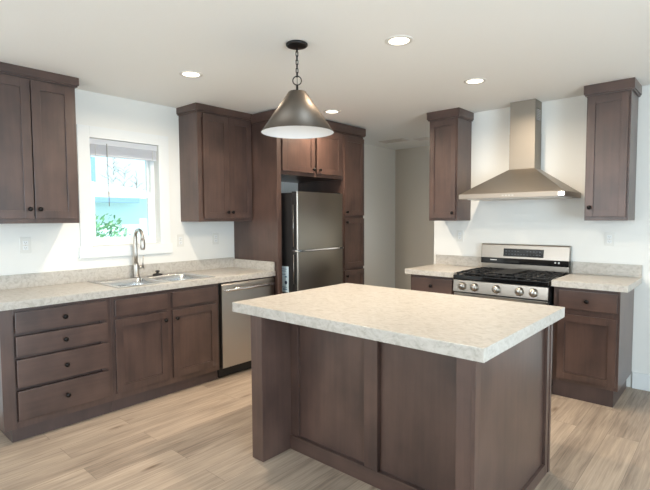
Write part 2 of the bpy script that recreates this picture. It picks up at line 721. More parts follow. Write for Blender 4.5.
MB(LEFT).box(a0 + s, a1 - s, -0.094, -0.09, WZ0 + fr + 0.035, 1.62, 0).build('pane', 'pane_glass', lo)
us = MB(LEFT)
us.box(a0, a0 + .02, -0.135, -0.112, 1.63, WZ1 - fr, 0.003)
us.box(a1 - .02, a1, -0.135, -0.112, 1.63, WZ1 - fr, 0.003)
us.box(a0 + .02, a1 - .02, -0.135, -0.112, 1.63, 1.66, 0.003)
us.box(a0 + .02, a1 - .02, -0.135, -0.112, WZ1 - fr - .02, WZ1 - fr, 0.003)
us = us.build('upper_sash', 'white_vinyl', win)
MB(LEFT).box(a0 + .02, a1 - .02, -0.126, -0.122, 1.66, WZ1 - fr - .02, 0).build('pane', 'pane_glass', us)

# ------------------------------------------------------------------ blind
bl = thing('window_blind', (-0.03, -2.79, WZ1), 'raised white horizontal blind bunched at the top of the kitchen window', 'blind')
MB(LEFT).box(WY0 + .006, WY1 - .006, -0.045, -0.004, 2.045, WZ1 - .004, 0.004).build('headrail', 'blind_white', bl)
b = MB(LEFT)
for k in range(9):
    z = 1.972 + k * 0.008
    b.box(WY0 + .012, WY1 - .012, -0.046, -0.006, z, z + 0.0045, 0.001)
b.build('slat', 'blind_white', bl)['kind'] = 'stuff'
MB(LEFT).box(WY0 + .012, WY1 - .012, -0.045, -0.007, 1.955, 1.970, 0.003).build('bottom_rail', 'blind_white', bl)
for y in (WY0 + .05, WY1 - .05):
    MB().tube([(-.005, LY(y), 2.045), (-.005, LY(y), 1.957)], 0.0022, 8).build('ladder_cord', 'white_plastic', bl)
MB().tube([(0.004, -2.916, 2.06), (0.004, -2.913, 1.75), (0.004, -2.909, 1.535)], 0.0036, 8).build('tilt_wand', 'outlet_slot', bl)


# ------------------------------------------------------------------ cabinet pieces
def knob(parent, f, u, d, z, axis):
    c = f(u, d, z)
    MB().lathe([(0.0085, 0), (0.0085, 0.002), (0.0055, 0.005), (0.0055, 0.014), (0.0145, 0.018), (0.0165, 0.022), (0.0145, 0.027), (0.007, 0.030), (0, 0.0305)],
               c, axis, 20).build('knob', 'knob_bronze', parent)


def shaker(parent, f, u0, u1, z0, z1, d0, name='door', fw_=0.056, t=0.02, axis=(1, 0, 0), kn=None):
    b_ = MB(f)
    b_.box(u0, u0 + fw_, d0, d0 + t, z0, z1, 0.0018)
    b_.box(u1 - fw_, u1, d0, d0 + t, z0, z1, 0.0018)
    b_.box(u0 + fw_, u1 - fw_, d0, d0 + t, z0, z0 + fw_, 0.0018)
    b_.box(u0 + fw_, u1 - fw_, d0, d0 + t, z1 - fw_, z1, 0.0018)
    dr = b_.build(name, 'wood_upright', parent)
    MB(f).box(u0 + fw_ - .002, u1 - fw_ + .002, d0 + .002, d0 + t - .009, z0 + fw_ - .002, z1 - fw_ + .002, 0).build('panel', 'wood_upright', dr)
    if kn:
        knob(dr, f, kn[0], d0 + t, kn[1], axis)
    return dr


def slab(parent, f, u0, u1, z0, z1, d0, axis, name='drawer', t=0.02, kn=True):
    dr = MB(f).box(u0, u1, d0, d0 + t, z0, z1, 0.004).build(name, 'wood_level', parent)
    if kn:
        knob(dr, f, (u0 + u1) / 2, d0 + t, (z0 + z1) / 2, axis)
    return dr


def carcass(parent, f, u0, u1, d, z0, z1, stile=0.045, name='body', rails=()):
    """box with a proud face frame on its front."""
    MB(f).box(u0, u1, 0.003, d - .02, z0, z1, 0.001).build(name, 'wood_upright', parent)
    b_ = MB(f)
    b_.box(u0, u0 + stile, d - .02, d, z0, z1, 0.001)
    b_.box(u1 - stile, u1, d - .02, d, z0, z1, 0.001)
    b_.box(u0 + stile, u1 - stile, d - .02, d, z0, z0 + .045, 0.001)
    b_.box(u0 + stile, u1 - stile, d - .02, d, z1 - .045, z1, 0.001)
    for (a, c) in rails:
        b_.box(u0 + stile, u1 - stile, d - .02, d, a, c, 0.001)
    b_.build('face_frame', 'wood_upright', parent)


def crown(parent, f, u0, u1, d, z0, z1, left=True, right=True, back=0.003):
    """flat crown board with a small step, round the front and the open ends."""
    o_ = 0.022
    b_ = MB(f)
    ul = u0 - (o_ if left else 0)
    ur = u1 + (o_ if right else 0)
    b_.box(ul, ur, back, d + o_, z0 + .012, z1, 0.002)
    b_.box(ul + (.008 if left else 0), ur - (.008 if right else 0), back, d + o_ - .008, z0, z0 + .012, 0.002)
    b_.build('crown_molding', 'wood_level', parent)


XP, YP, ZP = (1, 0, 0), (0, -1, 0), (0, 0, 1)
TOPZ, TOPB = 0.914, 0.864

# ------------------------------------------------------------------ left base run
t = thing('drawer_base_cabinet', (0.31, -3.53, 0), 'dark brown base cabinet with four stacked drawers at the left end of the counter run', 'cabinet')
FD = 0.62
carcass(t, LEFT, -3.890, -3.222, FD, 0.092, TOPB - .001, 0.07)
for (z0, z1) in ((0.706, 0.842), (0.556, 0.684), (0.355, 0.535), (0.140, 0.332)):
    slab(t, LEFT, -3.812, -3.250, z0, z1, FD, XP)
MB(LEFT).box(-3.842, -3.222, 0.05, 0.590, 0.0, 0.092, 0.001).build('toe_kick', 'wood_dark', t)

t = thing('sink_base_cabinet', (0.31, -2.76, 0), 'dark brown two-door base cabinet with false drawer fronts under the sink', 'cabinet')
b = MB(LEFT)                                # open-topped box, the sink bowls hang into it
b.box(-3.221, -3.205, 0.003, FD - .02, 0.092, TOPB - .001, 0.001)
b.box(-2.318, -2.303, 0.003, FD - .02, 0.092, TOPB - .001, 0.001)
b.box(-3.205, -2.318, 0.003, 0.012, 0.092, TOPB - .001, 0.001)
b.box(-3.205, -2.318, 0.012, FD - .02, 0.092, 0.108, 0.001)
b.build('body', 'wood_upright', t)
b = MB(LEFT)
b.box(-3.221, -3.176, FD - .02, FD, 0.092, TOPB - .001, 0.001)
b.box(-2.348, -2.303, FD - .02, FD, 0.092, TOPB - .001, 0.001)
b.box(-2.800, -2.734, FD - .02, FD, 0.092, TOPB - .001, 0.001)
for (a0_, a1_) in ((-3.176, -2.800), (-2.734, -2.348)):
    b.box(a0_, a1_, FD - .02, FD, 0.092, 0.150, 0.001)
    b.box(a0_, a1_, FD - .02, FD, 0.66, 0.72, 0.001)
    b.box(a0_, a1_, FD - .02, FD, 0.82, TOPB - .001, 0.001)
b.build('face_frame', 'wood_upright', t)
slab(t, LEFT, -3.198, -2.788, 0.712, 0.836, FD, XP, 'false_drawer', kn=False)
slab(t, LEFT, -2.746, -2.332, 0.714, 0.836, FD, XP, 'false_drawer', kn=False)
shaker(t, LEFT, -3.198, -2.788, 0.143, 0.690, FD, kn=(-2.813, 0.625))
shaker(t, LEFT, -2.746, -2.332, 0.140, 0.690, FD, kn=(-2.715, 0.625))
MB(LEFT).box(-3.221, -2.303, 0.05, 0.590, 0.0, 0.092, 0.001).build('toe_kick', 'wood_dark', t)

# dishwasher
t = thing('dishwasher', (0.31, -1.99, 0), 'stainless steel dishwasher with a curved bar handle at the end of the counter run', 'dishwasher')
MB(LEFT).box(-2.298, -1.680, 0.02, 0.60, 0.012, TOPB - .008, 0.002).build('tub', 'black_matte', t)
dr = MB(LEFT)
dr.prism([(0.602, 0.10), (0.645, 0.10), (0.645, 0.835), (0.636, 0.852), (0.602, 0.852)], 0, -2.284, -1.682, 0.002)
dr = dr.build('door', 'steel', t)
pts = []
for k in range(13):
    u = LY(-2.262 + (2.262 - 1.705) * k / 12)
    e = math.sin(PI * k / 12)
    pts.append((0.668 + 0.020 * e, u, 0.795 + 0.004 * e))
hb = MB()
hb.tube(pts, 0.0155, 12)
hb.tube([(0.64, LY(-2.255), 0.795), (0.668, LY(-2.255), 0.795)], 0.010, 10)
hb.tube([(0.64, LY(-1.712), 0.795), (0.668, LY(-1.712), 0.795)], 0.010, 10)
hb.build('handle', 'chrome', dr)
MB(LEFT).box(-2.282, -1.684, 0.604, 0.640, 0.8535, 0.858, 0.001).build('control_strip', 'black_gloss', t)
for y in (-2.20, -1.83):
    MB(LEFT).box(y, y + .012, 0.60, 0.635, 0.855, 0.8635, 0.001).build('mounting_tab', 'nickel', t)
MB(LEFT).box(-2.290, -1.684, 0.50, 0.585, 0.012, 0.096, 0.002).build('toe_panel', 'black_matte', t)
MB(LEFT).box(-2.215, -2.19, 0.6445, 0.6458, 0.822, 0.830, 0).build('badge', 'nickel', t)

# left worktop with backsplash and end splash
SY0, SY1, SX0, SX1 = -3.130, -2.268, 0.045, 0.600     # sink cut-out
t = thing('worktop', (0.32, -2.78, TOPB), 'pale stone-look laminate worktop along the window wall, around the sink', 'worktop')
MB().grid_slab([0.003, SX0 + .012, SX1 - .012, 0.648], [LY(-3.915), SY0 + .012, SY1 - .012, LY(-1.6615)], TOPB, TOPZ, hole={(1, 1)}, bev=0.003).build('slab', 'laminate', t)
MB(LEFT).box(-3.915, -1.684, 0.003, 0.022, TOPZ, 1.017, 0.002).build('backsplash', 'laminate', t)
MB(LEFT).box(-1.683, -1.6615, 0.003, 0.640, TOPZ, 1.000, 0.002).build('end_splash', 'laminate', t)


# sink
def rrect(x0, x1, y0, y1, r, z, n=5):
    pts = []
    for (cx, cy, a) in ((x1 - r, y1 - r, 0), (x0 + r, y1 - r, PI / 2), (x0 + r, y0 + r, PI), (x1 - r, y0 + r, 3 * PI / 2)):
        for k in range(n + 1):
            th = a + PI / 2 * k / n
            pts.append((cx + r * math.cos(th), cy + r * math.sin(th), z))
    return pts


t = thing('sink', (0.3, -2.755, TOPZ), 'stainless steel double-bowl drop-in sink under the window', 'sink')
bx0, bx1 = 0.145, 0.565
by = (-3.095, -2.722, -2.675, -2.302)
MB().grid_slab([SX0, bx0, bx1, SX1], [SY0, by[0], by[1], by[2], by[3], SY1], TOPZ + .0006, TOPZ + .006, hole={(1, 1), (1, 3)}, bev=0.0018).build('rim', 'sink_steel', t)
for (y0, y1) in ((by[0], by[1]), (by[2], by[3])):
    z = TOPZ + .005
    rings = [rrect(bx0, bx1, y0, y1, 0.004, z), rrect(bx0 + .003, bx1 - .003, y0 + .003, y1 - .003, 0.03, z - .006),
             rrect(bx0 + .008, bx1 - .008, y0 + .008, y1 - .008, 0.045, z - .06),
             rrect(bx0 + .012, bx1 - .012, y0 + .012, y1 - .012, 0.05, z - .15),
             rrect(bx0 + .03, bx1 - .03, y0 + .03, y1 - .03, 0.05, z - .176),
             rrect(bx0 + .08, bx1 - .08, y0 + .08, y1 - .08, 0.05, z - .182)]
    bo = MB().loft(rings).build('bowl', 'sink_steel', t)
    MB().lathe([(0.042, 0), (0.042, .002), (0.034, .003), (0.03, .001), (0, .001)], ((bx0 + bx1) / 2, (y0 + y1) / 2, z - .1818), ZP, 24).build('drain', 'nickel', bo)

# faucet
FX, FY, FZ = 0.085, -2.730, TOPZ + .006
t = thing('faucet', (FX, FY, FZ), 'brushed nickel gooseneck pull-down faucet behind the sink', 'faucet')
MB().lathe([(0.028, 0), (0.028, .006), (0.0235, .012), (0.0225, .10), (0.021, .118), (0.016, .124)], (FX, FY, FZ), ZP, 28).build('body', 'nickel', t)
R = 0.064
zc = 1.268
pts = [(FX, FY, FZ + .12), (FX, FY, 1.12), (FX, FY, 1.20)]
for k in range(15):
    th = PI - PI * k / 14
    pts.append((FX + R + R * math.cos(th), FY, zc + R * math.sin(th)))
pts.append((FX + 2 * R, FY, zc - .02))
MB().tube(pts, 0.0160, 16).build('spout', 'nickel', t)
ex, ez = pts[-1][0], pts[-1][2]
MB().lathe([(0.0165, 0), (0.0195, .008), (0.0198, .070), (0.0175, .086), (0.014, .088)], (ex, FY, ez + .004), (0, 0, -1), 22).build('spray_head', 'nickel', t)
MB().tube([(FX, FY + .018, 1.003), (FX + .012, FY + .062, 1.003)], 0.0125, 14).build('handle_hub', 'nickel', t)
MB().tube([(FX + .011, FY + .055, 1.008), (FX + .014, FY + .057, 1.05), (FX + .018, FY + .06, 1.105)], [0.0062, .0052, .0045], 10).build('lever', 'nickel', t)

# stopper
b = MB()
b.lathe([(0.0, 0), (0.040, 0), (0.043, .004), (0.040, .009), (0.018, .013), (0.012, .018), (0.012, .026), (0.019, .031), (0.019, .038), (0.012, .042), (0, .043)], (0.095, -2.535, TOPZ + .0062), ZP, 28)
tag(b.build('sink_stopper', 'black_matte', origin=(0.095, -2.535, TOPZ)), 'small black sink stopper lying on the sink deck right of the faucet', 'sink stopper')


# ------------------------------------------------------------------ left upper cabinets
UB, UD = 1.398, 0.305
t = thing('upper_cabinet', (0.15, -3.57, UB), 'dark brown two-door upper cabinet left of the window, cut off by the photo edge', 'cabinet')
carcass(t, LEFT, -3.872, -3.292, UD, UB, 2.405)
shaker(t, LEFT, -3.850, -3.590, 1.432, 2.385, UD, kn=(-3.617, 1.498))
shaker(t, LEFT, -3.582, -3.315, 1.432, 2.385, UD, kn=(-3.556, 1.498))
crown(t, LEFT, -3.872, -3.292, UD, 2.400, ceil_z(0) - .001)

t = thing('upper_cabinet', (0.15, -1.98, UB), 'dark brown two-door upper cabinet between the window and the refrigerator panel', 'cabinet')
carcass(t, LEFT, -2.276, -1.664, UD, UB, 2.405)
shaker(t, LEFT, -2.225, -1.9455, 1.427, 2.388, UD, kn=(-1.972, 1.487))
shaker(t, LEFT, -1.9435, -1.674, 1.427, 2.388, UD, kn=(-1.920, 1.487))
crown(t, LEFT, -2.276, -1.664, UD, 2.400, ceil_z(0) - .001, right=False)

# ------------------------------------------------------------------ refrigerator surround
TX, TCB, TCT = 0.70, 2.362, 2.458
t = thing('refrigerator_side_panel', (0.36, -1.67, 0), 'tall dark brown end panel between the dishwasher and the refrigerator', 'cabinet panel')
MB(LEFT).box(-1.661, -1.646, 0.003, TX, 0, TCB, 0.001).build('panel', 'wood_upright', t)
MB(LEFT).box(-1.694, -1.645, TX, TX + .02, 0, TCB, 0.0015).build('front_stile', 'wood_upright', t)
crown(t, LEFT, -1.661, -1.645, TX + .02, TCB, TCT, right=False, back=0.332)

t = thing('bridge_cabinet', (0.36, -1.18, 1.85), 'dark brown two-door cabinet bridging the space above the refrigerator', 'cabinet')
carcass(t, LEFT, -1.644, -0.716, TX, 1.850, TCB - .001)
shaker(t, LEFT, -1.622, -1.172, 1.886, 2.335, TX, kn=(-1.202, 1.925))
shaker(t, LEFT, -1.142, -0.750, 1.886, 2.335, TX, kn=(-1.108, 1.925))
crown(t, LEFT, -1.644, -0.716, TX + .0, TCB, TCT, left=False, right=False)

t = thing('pantry_cabinet', (0.36, -0.53, 0), 'tall narrow dark brown pantry cabinet to the right of the refrigerator', 'cabinet')
carcass(t, LEFT, -0.715, -0.342, TX, 0.092, TCB - .001, 0.03, rails=((0.835, 0.86), (1.415, 1.455)))
shaker(t, LEFT, -0.702, -0.350, 1.452, 2.335, TX, kn=(-0.672, 1.490))
shaker(t, LEFT, -0.702, -0.350, 0.862, 1.420, TX, kn=(-0.672, 1.378))
shaker(t, LEFT, -0.702, -0.350, 0.130, 0.832, TX, kn=(-0.672, 0.770))
MB(LEFT).box(-0.715, -0.342, 0.05, 0.64, 0, 0.092, 0.001).build('toe_kick', 'wood_dark', t)
crown(t, LEFT, -0.715, -0.342, TX, TCB, TCT, left=False)

# ------------------------------------------------------------------ refrigerator
RY0, RY1 = -1.521, -0.833
t = thing('refrigerator', (0.45, (RY0 + RY1) / 2, 0), 'stainless top-freezer refrigerator with a black side, standing in the dark cabinet surround', 'refrigerator')
MB(LEFT0).box(RY0 + .004, RY1 - .004, 0.08, 0.792, 0.03, 1.672, 0.006).build('body', 'fridge_black', t)
MB(LEFT0).box(RY0 + .02, RY1 - .02, 0.10, 0.80, 0.0, 0.04, 0.002).build('base_grille', 'black_matte', t)


def fridge_door(z0, z1):
    poly = []
    x0_, x1_ = 0.80, 0.872
    r = 0.022
    poly += [(x0_, RY0)]
    for k in range(7):
        a = -PI / 2 + PI / 2 * k / 6
        poly.append((x1_ - r * .6 + r * .6 * math.cos(a), RY0 + r * .6 + r * .6 * math.sin(a)))
    n = 10
    for k in range(1, n):
        v = k / n
        poly.append((x1_ + 0.006 * math.sin(PI * v), RY0 + r * .6 + (RY1 - RY0 - r * 1.6) * v))
    for k in range(7):
        a = PI / 2 * k / 6
        poly.append((x1_ - r + r * math.cos(a), RY1 - r + r * math.sin(a)))
    poly += [(x0_, RY1)]
    b_ = MB()
    b_.prism(poly, 2, z0, z1)
    d_ = b_.build('door', ['fridge_steel', 'fridge_black'], t)
    for p in d_.data.polygons:
        if abs(p.normal.y) > 0.99 or abs(p.normal.z) > 0.9:
            p.material_index = 1
        p.use_smooth = False
    MB(LEFT0).box(RY0 + .01, RY1 - .01, 0.7925, 0.80, z0 + .01, z1 - .01, 0).build('gasket', 'dark_recess', d_)
    return d_


d1 = fridge_door(1.122, 1.680)
d2 = fridge_door(0.060, 1.100)
for (d_, z0, z1) in ((d1, 1.150, 1.555), (d2, 0.79, 1.075)):
    MB(LEFT0).box(RY0 - .0012, RY0 + .004, 0.822, 0.848, z0, z1, 0.0005).build('pocket_handle', 'dark_recess', d_)
    MB().tube([(0.818, RY0 - .002, z0), (0.818, RY0 - .002, z1)], 0.0035, 8).build('handle_lip', 'nickel', d_)
MB(LEFT0).box(RY0 + .002, RY1 - .002, 0.802, 0.876, 1.103, 1.119, 0.002).build('trim_strip', 'chrome', t)
MB(LEFT0).box(RY1 - .055, RY1 - .02, 0.874, 0.882, 1.105, 1.117, 0.001).build('hinge_cover', 'dark_recess', t)
MB(LEFT0).box(RY1 - .075, RY1 - .02, 0.80, 0.85, 1.680, 1.690, 0.002).build('hinge', 'black_matte', t)
pl = MB(LEFT0).box(RY0 + .0018, RY0 + .0048, 0.585, 0.742, 0.70, 0.955, 0).build('paper_sheet', 'paper', t)
pl['label'] = 'pale blue printed sheet stuck to the side'
b = MB(LEFT0)
for k, (xa, xb, za, zb) in enumerate(((.60, .72, .925, .930), (.60, .71, .905, .910), (.60, .70, .872, .878), (.60, .64, .80, .845), (.69, .72, .845, .86), (.60, .72, .745, .752), (.66, .72, .722, .735))):
    b.box(xa, xb, RY0 + .0010, RY0 + .0020, za, zb, 0) if False else b.box(RY0 + .0010, RY0 + .0020, xa, xb, za, zb, 0)
b.build('printed_lines', 'print_blue', pl)
MB().lathe([(0.018, 0), (0.018, .0012)], (0.705, RY0 + .0020, 0.795), (0, -1, 0), 20).build('printed_badge', 'print_dark', pl)

# ------------------------------------------------------------------ hood wall: base cabinets and worktops
HD = 0.61
t = thing('base_cabinet', BACK(3.11, 0.3, 0), 'dark brown base cabinet with one drawer and one door, right of the range', 'cabinet')
carcass(t, BACK, 2.872, 3.335, HD, 0.092, TOPB - .001, rails=((0.645, 0.70),))
slab(t, BACK, 2.912, 3.318, 0.692, 0.838, HD, YP)
shaker(t, BACK, 2.905, 3.318, 0.120, 0.645, HD, axis=YP)
MB(BACK).box(2.872, 3.305, 0.04, 0.598, 0, 0.092, 0.001).build('toe_kick', 'wood_dark', t)
t = thing('worktop', BACK(3.1, 0.32, TOPB), 'short pale laminate worktop right of the range', 'worktop')
MB(BACK).box(2.862, 3.388, 0.003, 0.655, TOPB, TOPZ, 0.003).build('slab', 'laminate', t)
MB(BACK).box(2.862, 3.386, 0.003, 0.022, TOPZ, 1.017, 0.002).build('backsplash', 'laminate', t)

t = thing('base_cabinet', BACK(1.78, 0.3, 0), 'dark brown base cabinet left of the range, mostly hidden behind the island', 'cabinet')
carcass(t, BACK, 1.535, 2.012, HD, 0.092, TOPB - .001, rails=((0.645, 0.70),))
slab(t, BACK, 1.560, 1.988, 0.692, 0.838, HD, YP)
shaker(t, BACK, 1.560, 1.988, 0.120, 0.645, HD, axis=YP)
MB(BACK).box(1.550, 2.012, 0.04, 0.598, 0, 0.092, 0.001).build('toe_kick', 'wood_dark', t)
t = thing('worktop', BACK(1.76, 0.32, TOPB), 'short pale laminate worktop left of the range', 'worktop')
MB(BACK).box(1.492, 2.020, 0.003, 0.655, TOPB, TOPZ, 0.003).build('slab', 'laminate', t)
MB(BACK).box(1.495, 2.020, 0.003, 0.022, TOPZ, 1.017, 0.002).build('backsplash', 'laminate', t)

# ------------------------------------------------------------------ range
GX0, GX1 = 2.028, 2.848
GC = (GX0 + GX1) / 2
t = thing('gas_range', BACK(GC, 0.33, 0), 'freestanding stainless and black gas range with five front knobs', 'range')
MB(BACK).box(GX0, GX1, 0.006, 0.635, 0.03, 0.862, 0.003).build('body', 'black_matte', t)
for (u, d) in ((GX0 + .05, .06), (GX1 - .05, .06), (GX0 + .05, .58), (GX1 - .05, .58)):
    MB().lathe([(0.018, 0), (0.018, .031)], BACK(u, d, 0), ZP, 14).build('foot', 'black_matte', t)
od = MB(BACK).box(GX0 + .004, GX1 - .004, 0.636, 0.678, 0.225, 0.735, 0.004).build('oven_door', 'range_steel', t)
MB(BACK).box(GX0 + .12, GX1 - .12, 0.677, 0.6805, 0.32, 0.62, 0.001).build('oven_window', 'black_gloss', od)
hb = MB()
hb.tube([BACK(GX0 + .05, .725, .700), BACK(GX1 - .05, .725, .700)], 0.013, 14)
for u in (GX0 + .075, GX1 - .075):
    hb.tube([BACK(u, .676, .700), BACK(u, .726, .700)], 0.010, 12)
hb.build('oven_handle', 'steel', od)
wd = MB(BACK).box(GX0 + .004, GX1 - .004, 0.636, 0.674, 0.045, 0.215, 0.004).build('warming_drawer', 'range_steel', t)
# sloped control panel
cp = MB(BACK)
cp.prism([(0.634, 0.748), (0.690, 0.748), (0.676, 0.852), (0.634, 0.852)], 0, GX0, GX1, 0.002)
cp = cp.build('control_panel', 'range_steel', t)
nrm = Vector((0, -0.991, 0.133))
for u in (2.118, 2.232, 2.428, 2.622, 2.735):
    c0 = Vector(BACK(u, 0.6838, 0.800))
    kb = MB().lathe([(0.036, -0.002), (0.036, .004), (0.031, .008), (0.029, .030), (0.026, .034), (0, .0345)], c0, nrm, 28).build('control_knob', 'nickel', cp)
    q = MB()
    p0 = c0 + nrm * 0.036
    q.tube([p0 + Vector((0, 0, -.018)), p0 + Vector((0, 0, .018))], 0.005, 8)
    q.build('pointer', 'chrome', kb)
# cooktop
ck = MB(BACK)
ck.box(GX0, GX1, 0.07, 0.690, 0.862, 0.900, 0.006)
ck = ck.build('cooktop', 'black_gloss', t)
for (u, d, r) in ((2.16, .53, .052), (2.16, .24, .042), (GC, .385, .06), (2.716, .53, .052), (2.716, .24, .042)):
    bu = MB().lathe([(r + .012, 0), (r + .010, .006), (r, .008), (r, .014), (r - .004, .019), (0, .019)], BACK(u, d, .8995), ZP, 28).build('burner', 'black_metal', ck)
gw = (GX1 - GX0 - .03) / 3
for k in range(3):
    u0 = GX0 + .015 + gw * k + .003
    u1 = u0 + gw - .006
    g = MB(BACK)
    for d in (0.105, 0.655):
        g.box(u0, u1, d - .007, d + .007, 0.911, 0.923, 0.003)
    for u in (u0 + .007, u1 - .007):
        g.box(u - .007, u + .007, 0.105, 0.655, 0.911, 0.923, 0.003)
    for u in (u0 + gw * .36, u0 + gw * .62):
        g.box(u - .006, u + .006, 0.105, 0.655, 0.913, 0.926, 0.003)
    for d in (0.24, 0.38, 0.53):
        g.box(u0, u1, d - .006, d + .006, 0.913, 0.926, 0.003)
    for u in (u0 + .012, u1 - .012):
        for d in (0.112, 0.648):
            g.box(u - .009, u + .009, d - .009, d + .009, 0.9005, 0.913, 0.002)
    g.build('grate', 'cast_iron', ck)
b = MB(BACK).box(GX0 + gw + .06, GX1 - gw - .06, .18, .59, .9265, .932, 0.003)
b.build('griddle_plate', 'black_metal', ck)
# backguard
bgd = MB(BACK)
bgd.prism([(0.006, 0.86), (0.068, 0.86), (0.068, 0.968), (0.006, 0.968)], 0, GX0 + .004, GX1 - .004, 0.002)
bgd = bgd.build('backguard', 'fridge_steel', t)  # darker steel standing in for the reflection of the black grates
MB(BACK).box(GX0 + .004, GX1 - .004, 0.008, 0.084, 0.968, 1.024, 0.004).build('vent_strip', 'black_gloss', bgd)
tp = MB(BACK)
tp.prism([(0.006, 1.022), (0.080, 1.022), (0.064, 1.150), (0.056, 1.160), (0.006, 1.160)], 0, GX0 + .002, GX1 - .002, 0.003)
tp = tp.build('top_panel', 'range_steel', bgd)
dp = MB(BACK)
dp.hexa([(2.255, .0765, 1.042), (2.628, .0765, 1.042), (2.628, .079, 1.042), (2.255, .079, 1.042)],
        [(2.255, .066, 1.118), (2.628, .066, 1.118), (2.628, .0692, 1.118), (2.255, .0692, 1.118)])
dp = dp.build('display', 'display_glass', tp)
for k in range(12):
    u = 2.275 + k * .0285
    for (z, dd) in ((1.062, .0772), (1.092, .0731)):
        if k in (5, 6) and z > 1.08:
            continue
        MB(BACK).box(u, u + .014, dd - .001, dd + .0009, z, z + .005, 0).build('display_mark', 'display_print', dp)
MB(BACK).box(GX0 + .10, GX0 + .165, .0835, .0848, 0.998, 1.008, 0).build('brand_mark', 'pale_print', bgd)
for u in (GX1 - .115, GX1 - .085):
    MB().lathe([(0.008, 0), (0.008, .0016)], BACK(u, .0835, 1.003), YP, 14).build('badge', 'pale_print', bgd)

# ------------------------------------------------------------------ hood
t = thing('range_hood', BACK(2.455, 0.27, 1.594), 'stainless steel chimney range hood on the wall above the range', 'range hood')
HX0, HX1, HY = 2.000, 2.911, 0.535
CX0, CX1, CYD = 2.334, 2.566, 0.185
rim = MB(BACK).box(HX0, HX1, 0.003, HY, 1.594, 1.638, 0.002).build('rim', 'hood_steel', t)
MB(BACK).hexa([(HX0, 0.003, 1.638), (HX1, 0.003, 1.638), (HX1, HY, 1.638), (HX0, HY, 1.638)],
              [(CX0, 0.003, 1.872), (CX1, 0.003, 1.872), (CX1, CYD, 1.872), (CX0, CYD, 1.872)]).build('canopy', 'hood_steel', t)
ch = MB(BACK)
ch.box(CX0 + .001, CX1 - .001, 0.003, CYD - .001, 1.872, 2.20, 0.001)
ch.box(CX0 + .003, CX1 - .003, 0.003, CYD - .003, 2.20, CEIL_B, 0.001)
ch = ch.build('chimney', 'steel_upright', t)
v = MB(BACK)
v.box(CX1 - .004, CX1 - .0022, 0.045, 0.145, 2.315, 2.425, 0)
v.build('side_vent', 'grille_dark', ch)
v = MB(BACK)
for k in range(7):
    z = 2.320 + k * .0148
    v.box(CX1 - .0022, CX1 + .0005, 0.045, 0.145, z, z + .005, 0)
v.build('vent_louver', 'vent_metal', ch)
v = MB(BACK)
for k in range(4):
    v.box(2.405 + k * .028, 2.421 + k * .028, HY - .001, HY + .0015, 1.611, 1.621, 0)
v.build('control_buttons', 'nickel', rim)
MB(BACK).box(HX1 - .045, HX1 + .0015, HY - .03, HY + .0018, 1.600, 1.632, 0.001).build('corner_cap', 'chrome', rim)
MB(BACK).box(HX0 + .06, HX1 - .06, 0.06, HY - .06, 1.588, 1.594, 0.001).build('filter', 'vent_metal', t)

# ------------------------------------------------------------------ hood wall uppers
UD2 = 0.318
t = thing('upper_cabinet', BACK(1.73, 0.15, 1.40), 'narrow dark brown one-door upper cabinet left of the range hood', 'cabinet')
carcass(t, BACK, 1.572, 1.880, UD2, 1.392, 2.415)
shaker(t, BACK, 1.584, 1.868, 1.418, 2.392, UD2, axis=YP, kn=(1.843, 1.470), fw_=0.052)
crown(t, BACK, 1.572, 1.880, UD2, 2.412, CEIL_B)
t = thing('upper_cabinet', BACK(3.17, 0.15, 1.40), 'narrow dark brown one-door upper cabinet right of the range hood', 'cabinet')
carcass(t, BACK, 3.012, 3.322, UD2, 1.392, 2.415)
shaker(t, BACK, 3.026, 3.308, 1.425, 2.395, UD2, axis=YP, kn=(3.054, 1.500), fw_=0.052)
crown(t, BACK, 3.012, 3.322, UD2, 2.412, CEIL_B)


# ------------------------------------------------------------------ outlets
def outlet(f, u, z, axis, label, switch=False):
    loc = f(u, 0, z)
    o_ = thing('wall_outlet', loc, label, 'outlet', 'white outlets above the worktops')
    MB(f).box(u - .036, u + .036, 0.0, 0.006, z - .059, z + .059, 0.0025).build('cover_plate', 'white_plastic', o_)
    if switch:
        MB(f).box(u - .017, u + .017, 0.006, 0.0085, z - .034, z + .034, 0.002).build('rocker', 'white_paint', o_)
        return
    for dz in (-.020, .020):
        r_ = MB(f).box(u - .017, u + .017, 0.0055, 0.0078, z + dz - .0145, z + dz + .0145, 0.002).build('receptacle', 'white_paint', o_)
        s_ = MB(f)
        s_.box(u - .0075, u - .0045, 0.0075, 0.0081, z + dz - .003, z + dz + .007, 0)
        s_.box(u + .0045, u + .0075, 0.0075, 0.0081, z + dz - .003, z + dz + .006, 0)
        s_.box(u - .0025, u + .0025, 0.0075, 0.0081, z + dz - .010, z + dz - .006, 0)
        s_.build('slots', 'outlet_slot', r_)
    MB().lathe([(0.003, 0), (0.003, .001)], f(u, .0062, z), axis, 10).build('screw', 'nickel', o_)


outlet(LEFT, -3.562, 1.232, XP, 'white outlet below the upper cabinet at the left edge of the photo')
outlet(LEFT, -2.286, 1.217, XP, 'white outlet just right of the kitchen window casing')
outlet(LEFT, -1.891, 1.221, XP, 'white outlet on the window wall beside the tall refrigerator panel')
outlet(BACK, 1.764, 1.230, YP, 'white outlet on the hood wall left of the range')
outlet(BACK, 3.143, 1.228, YP, 'white outlet on the hood wall right of the range')

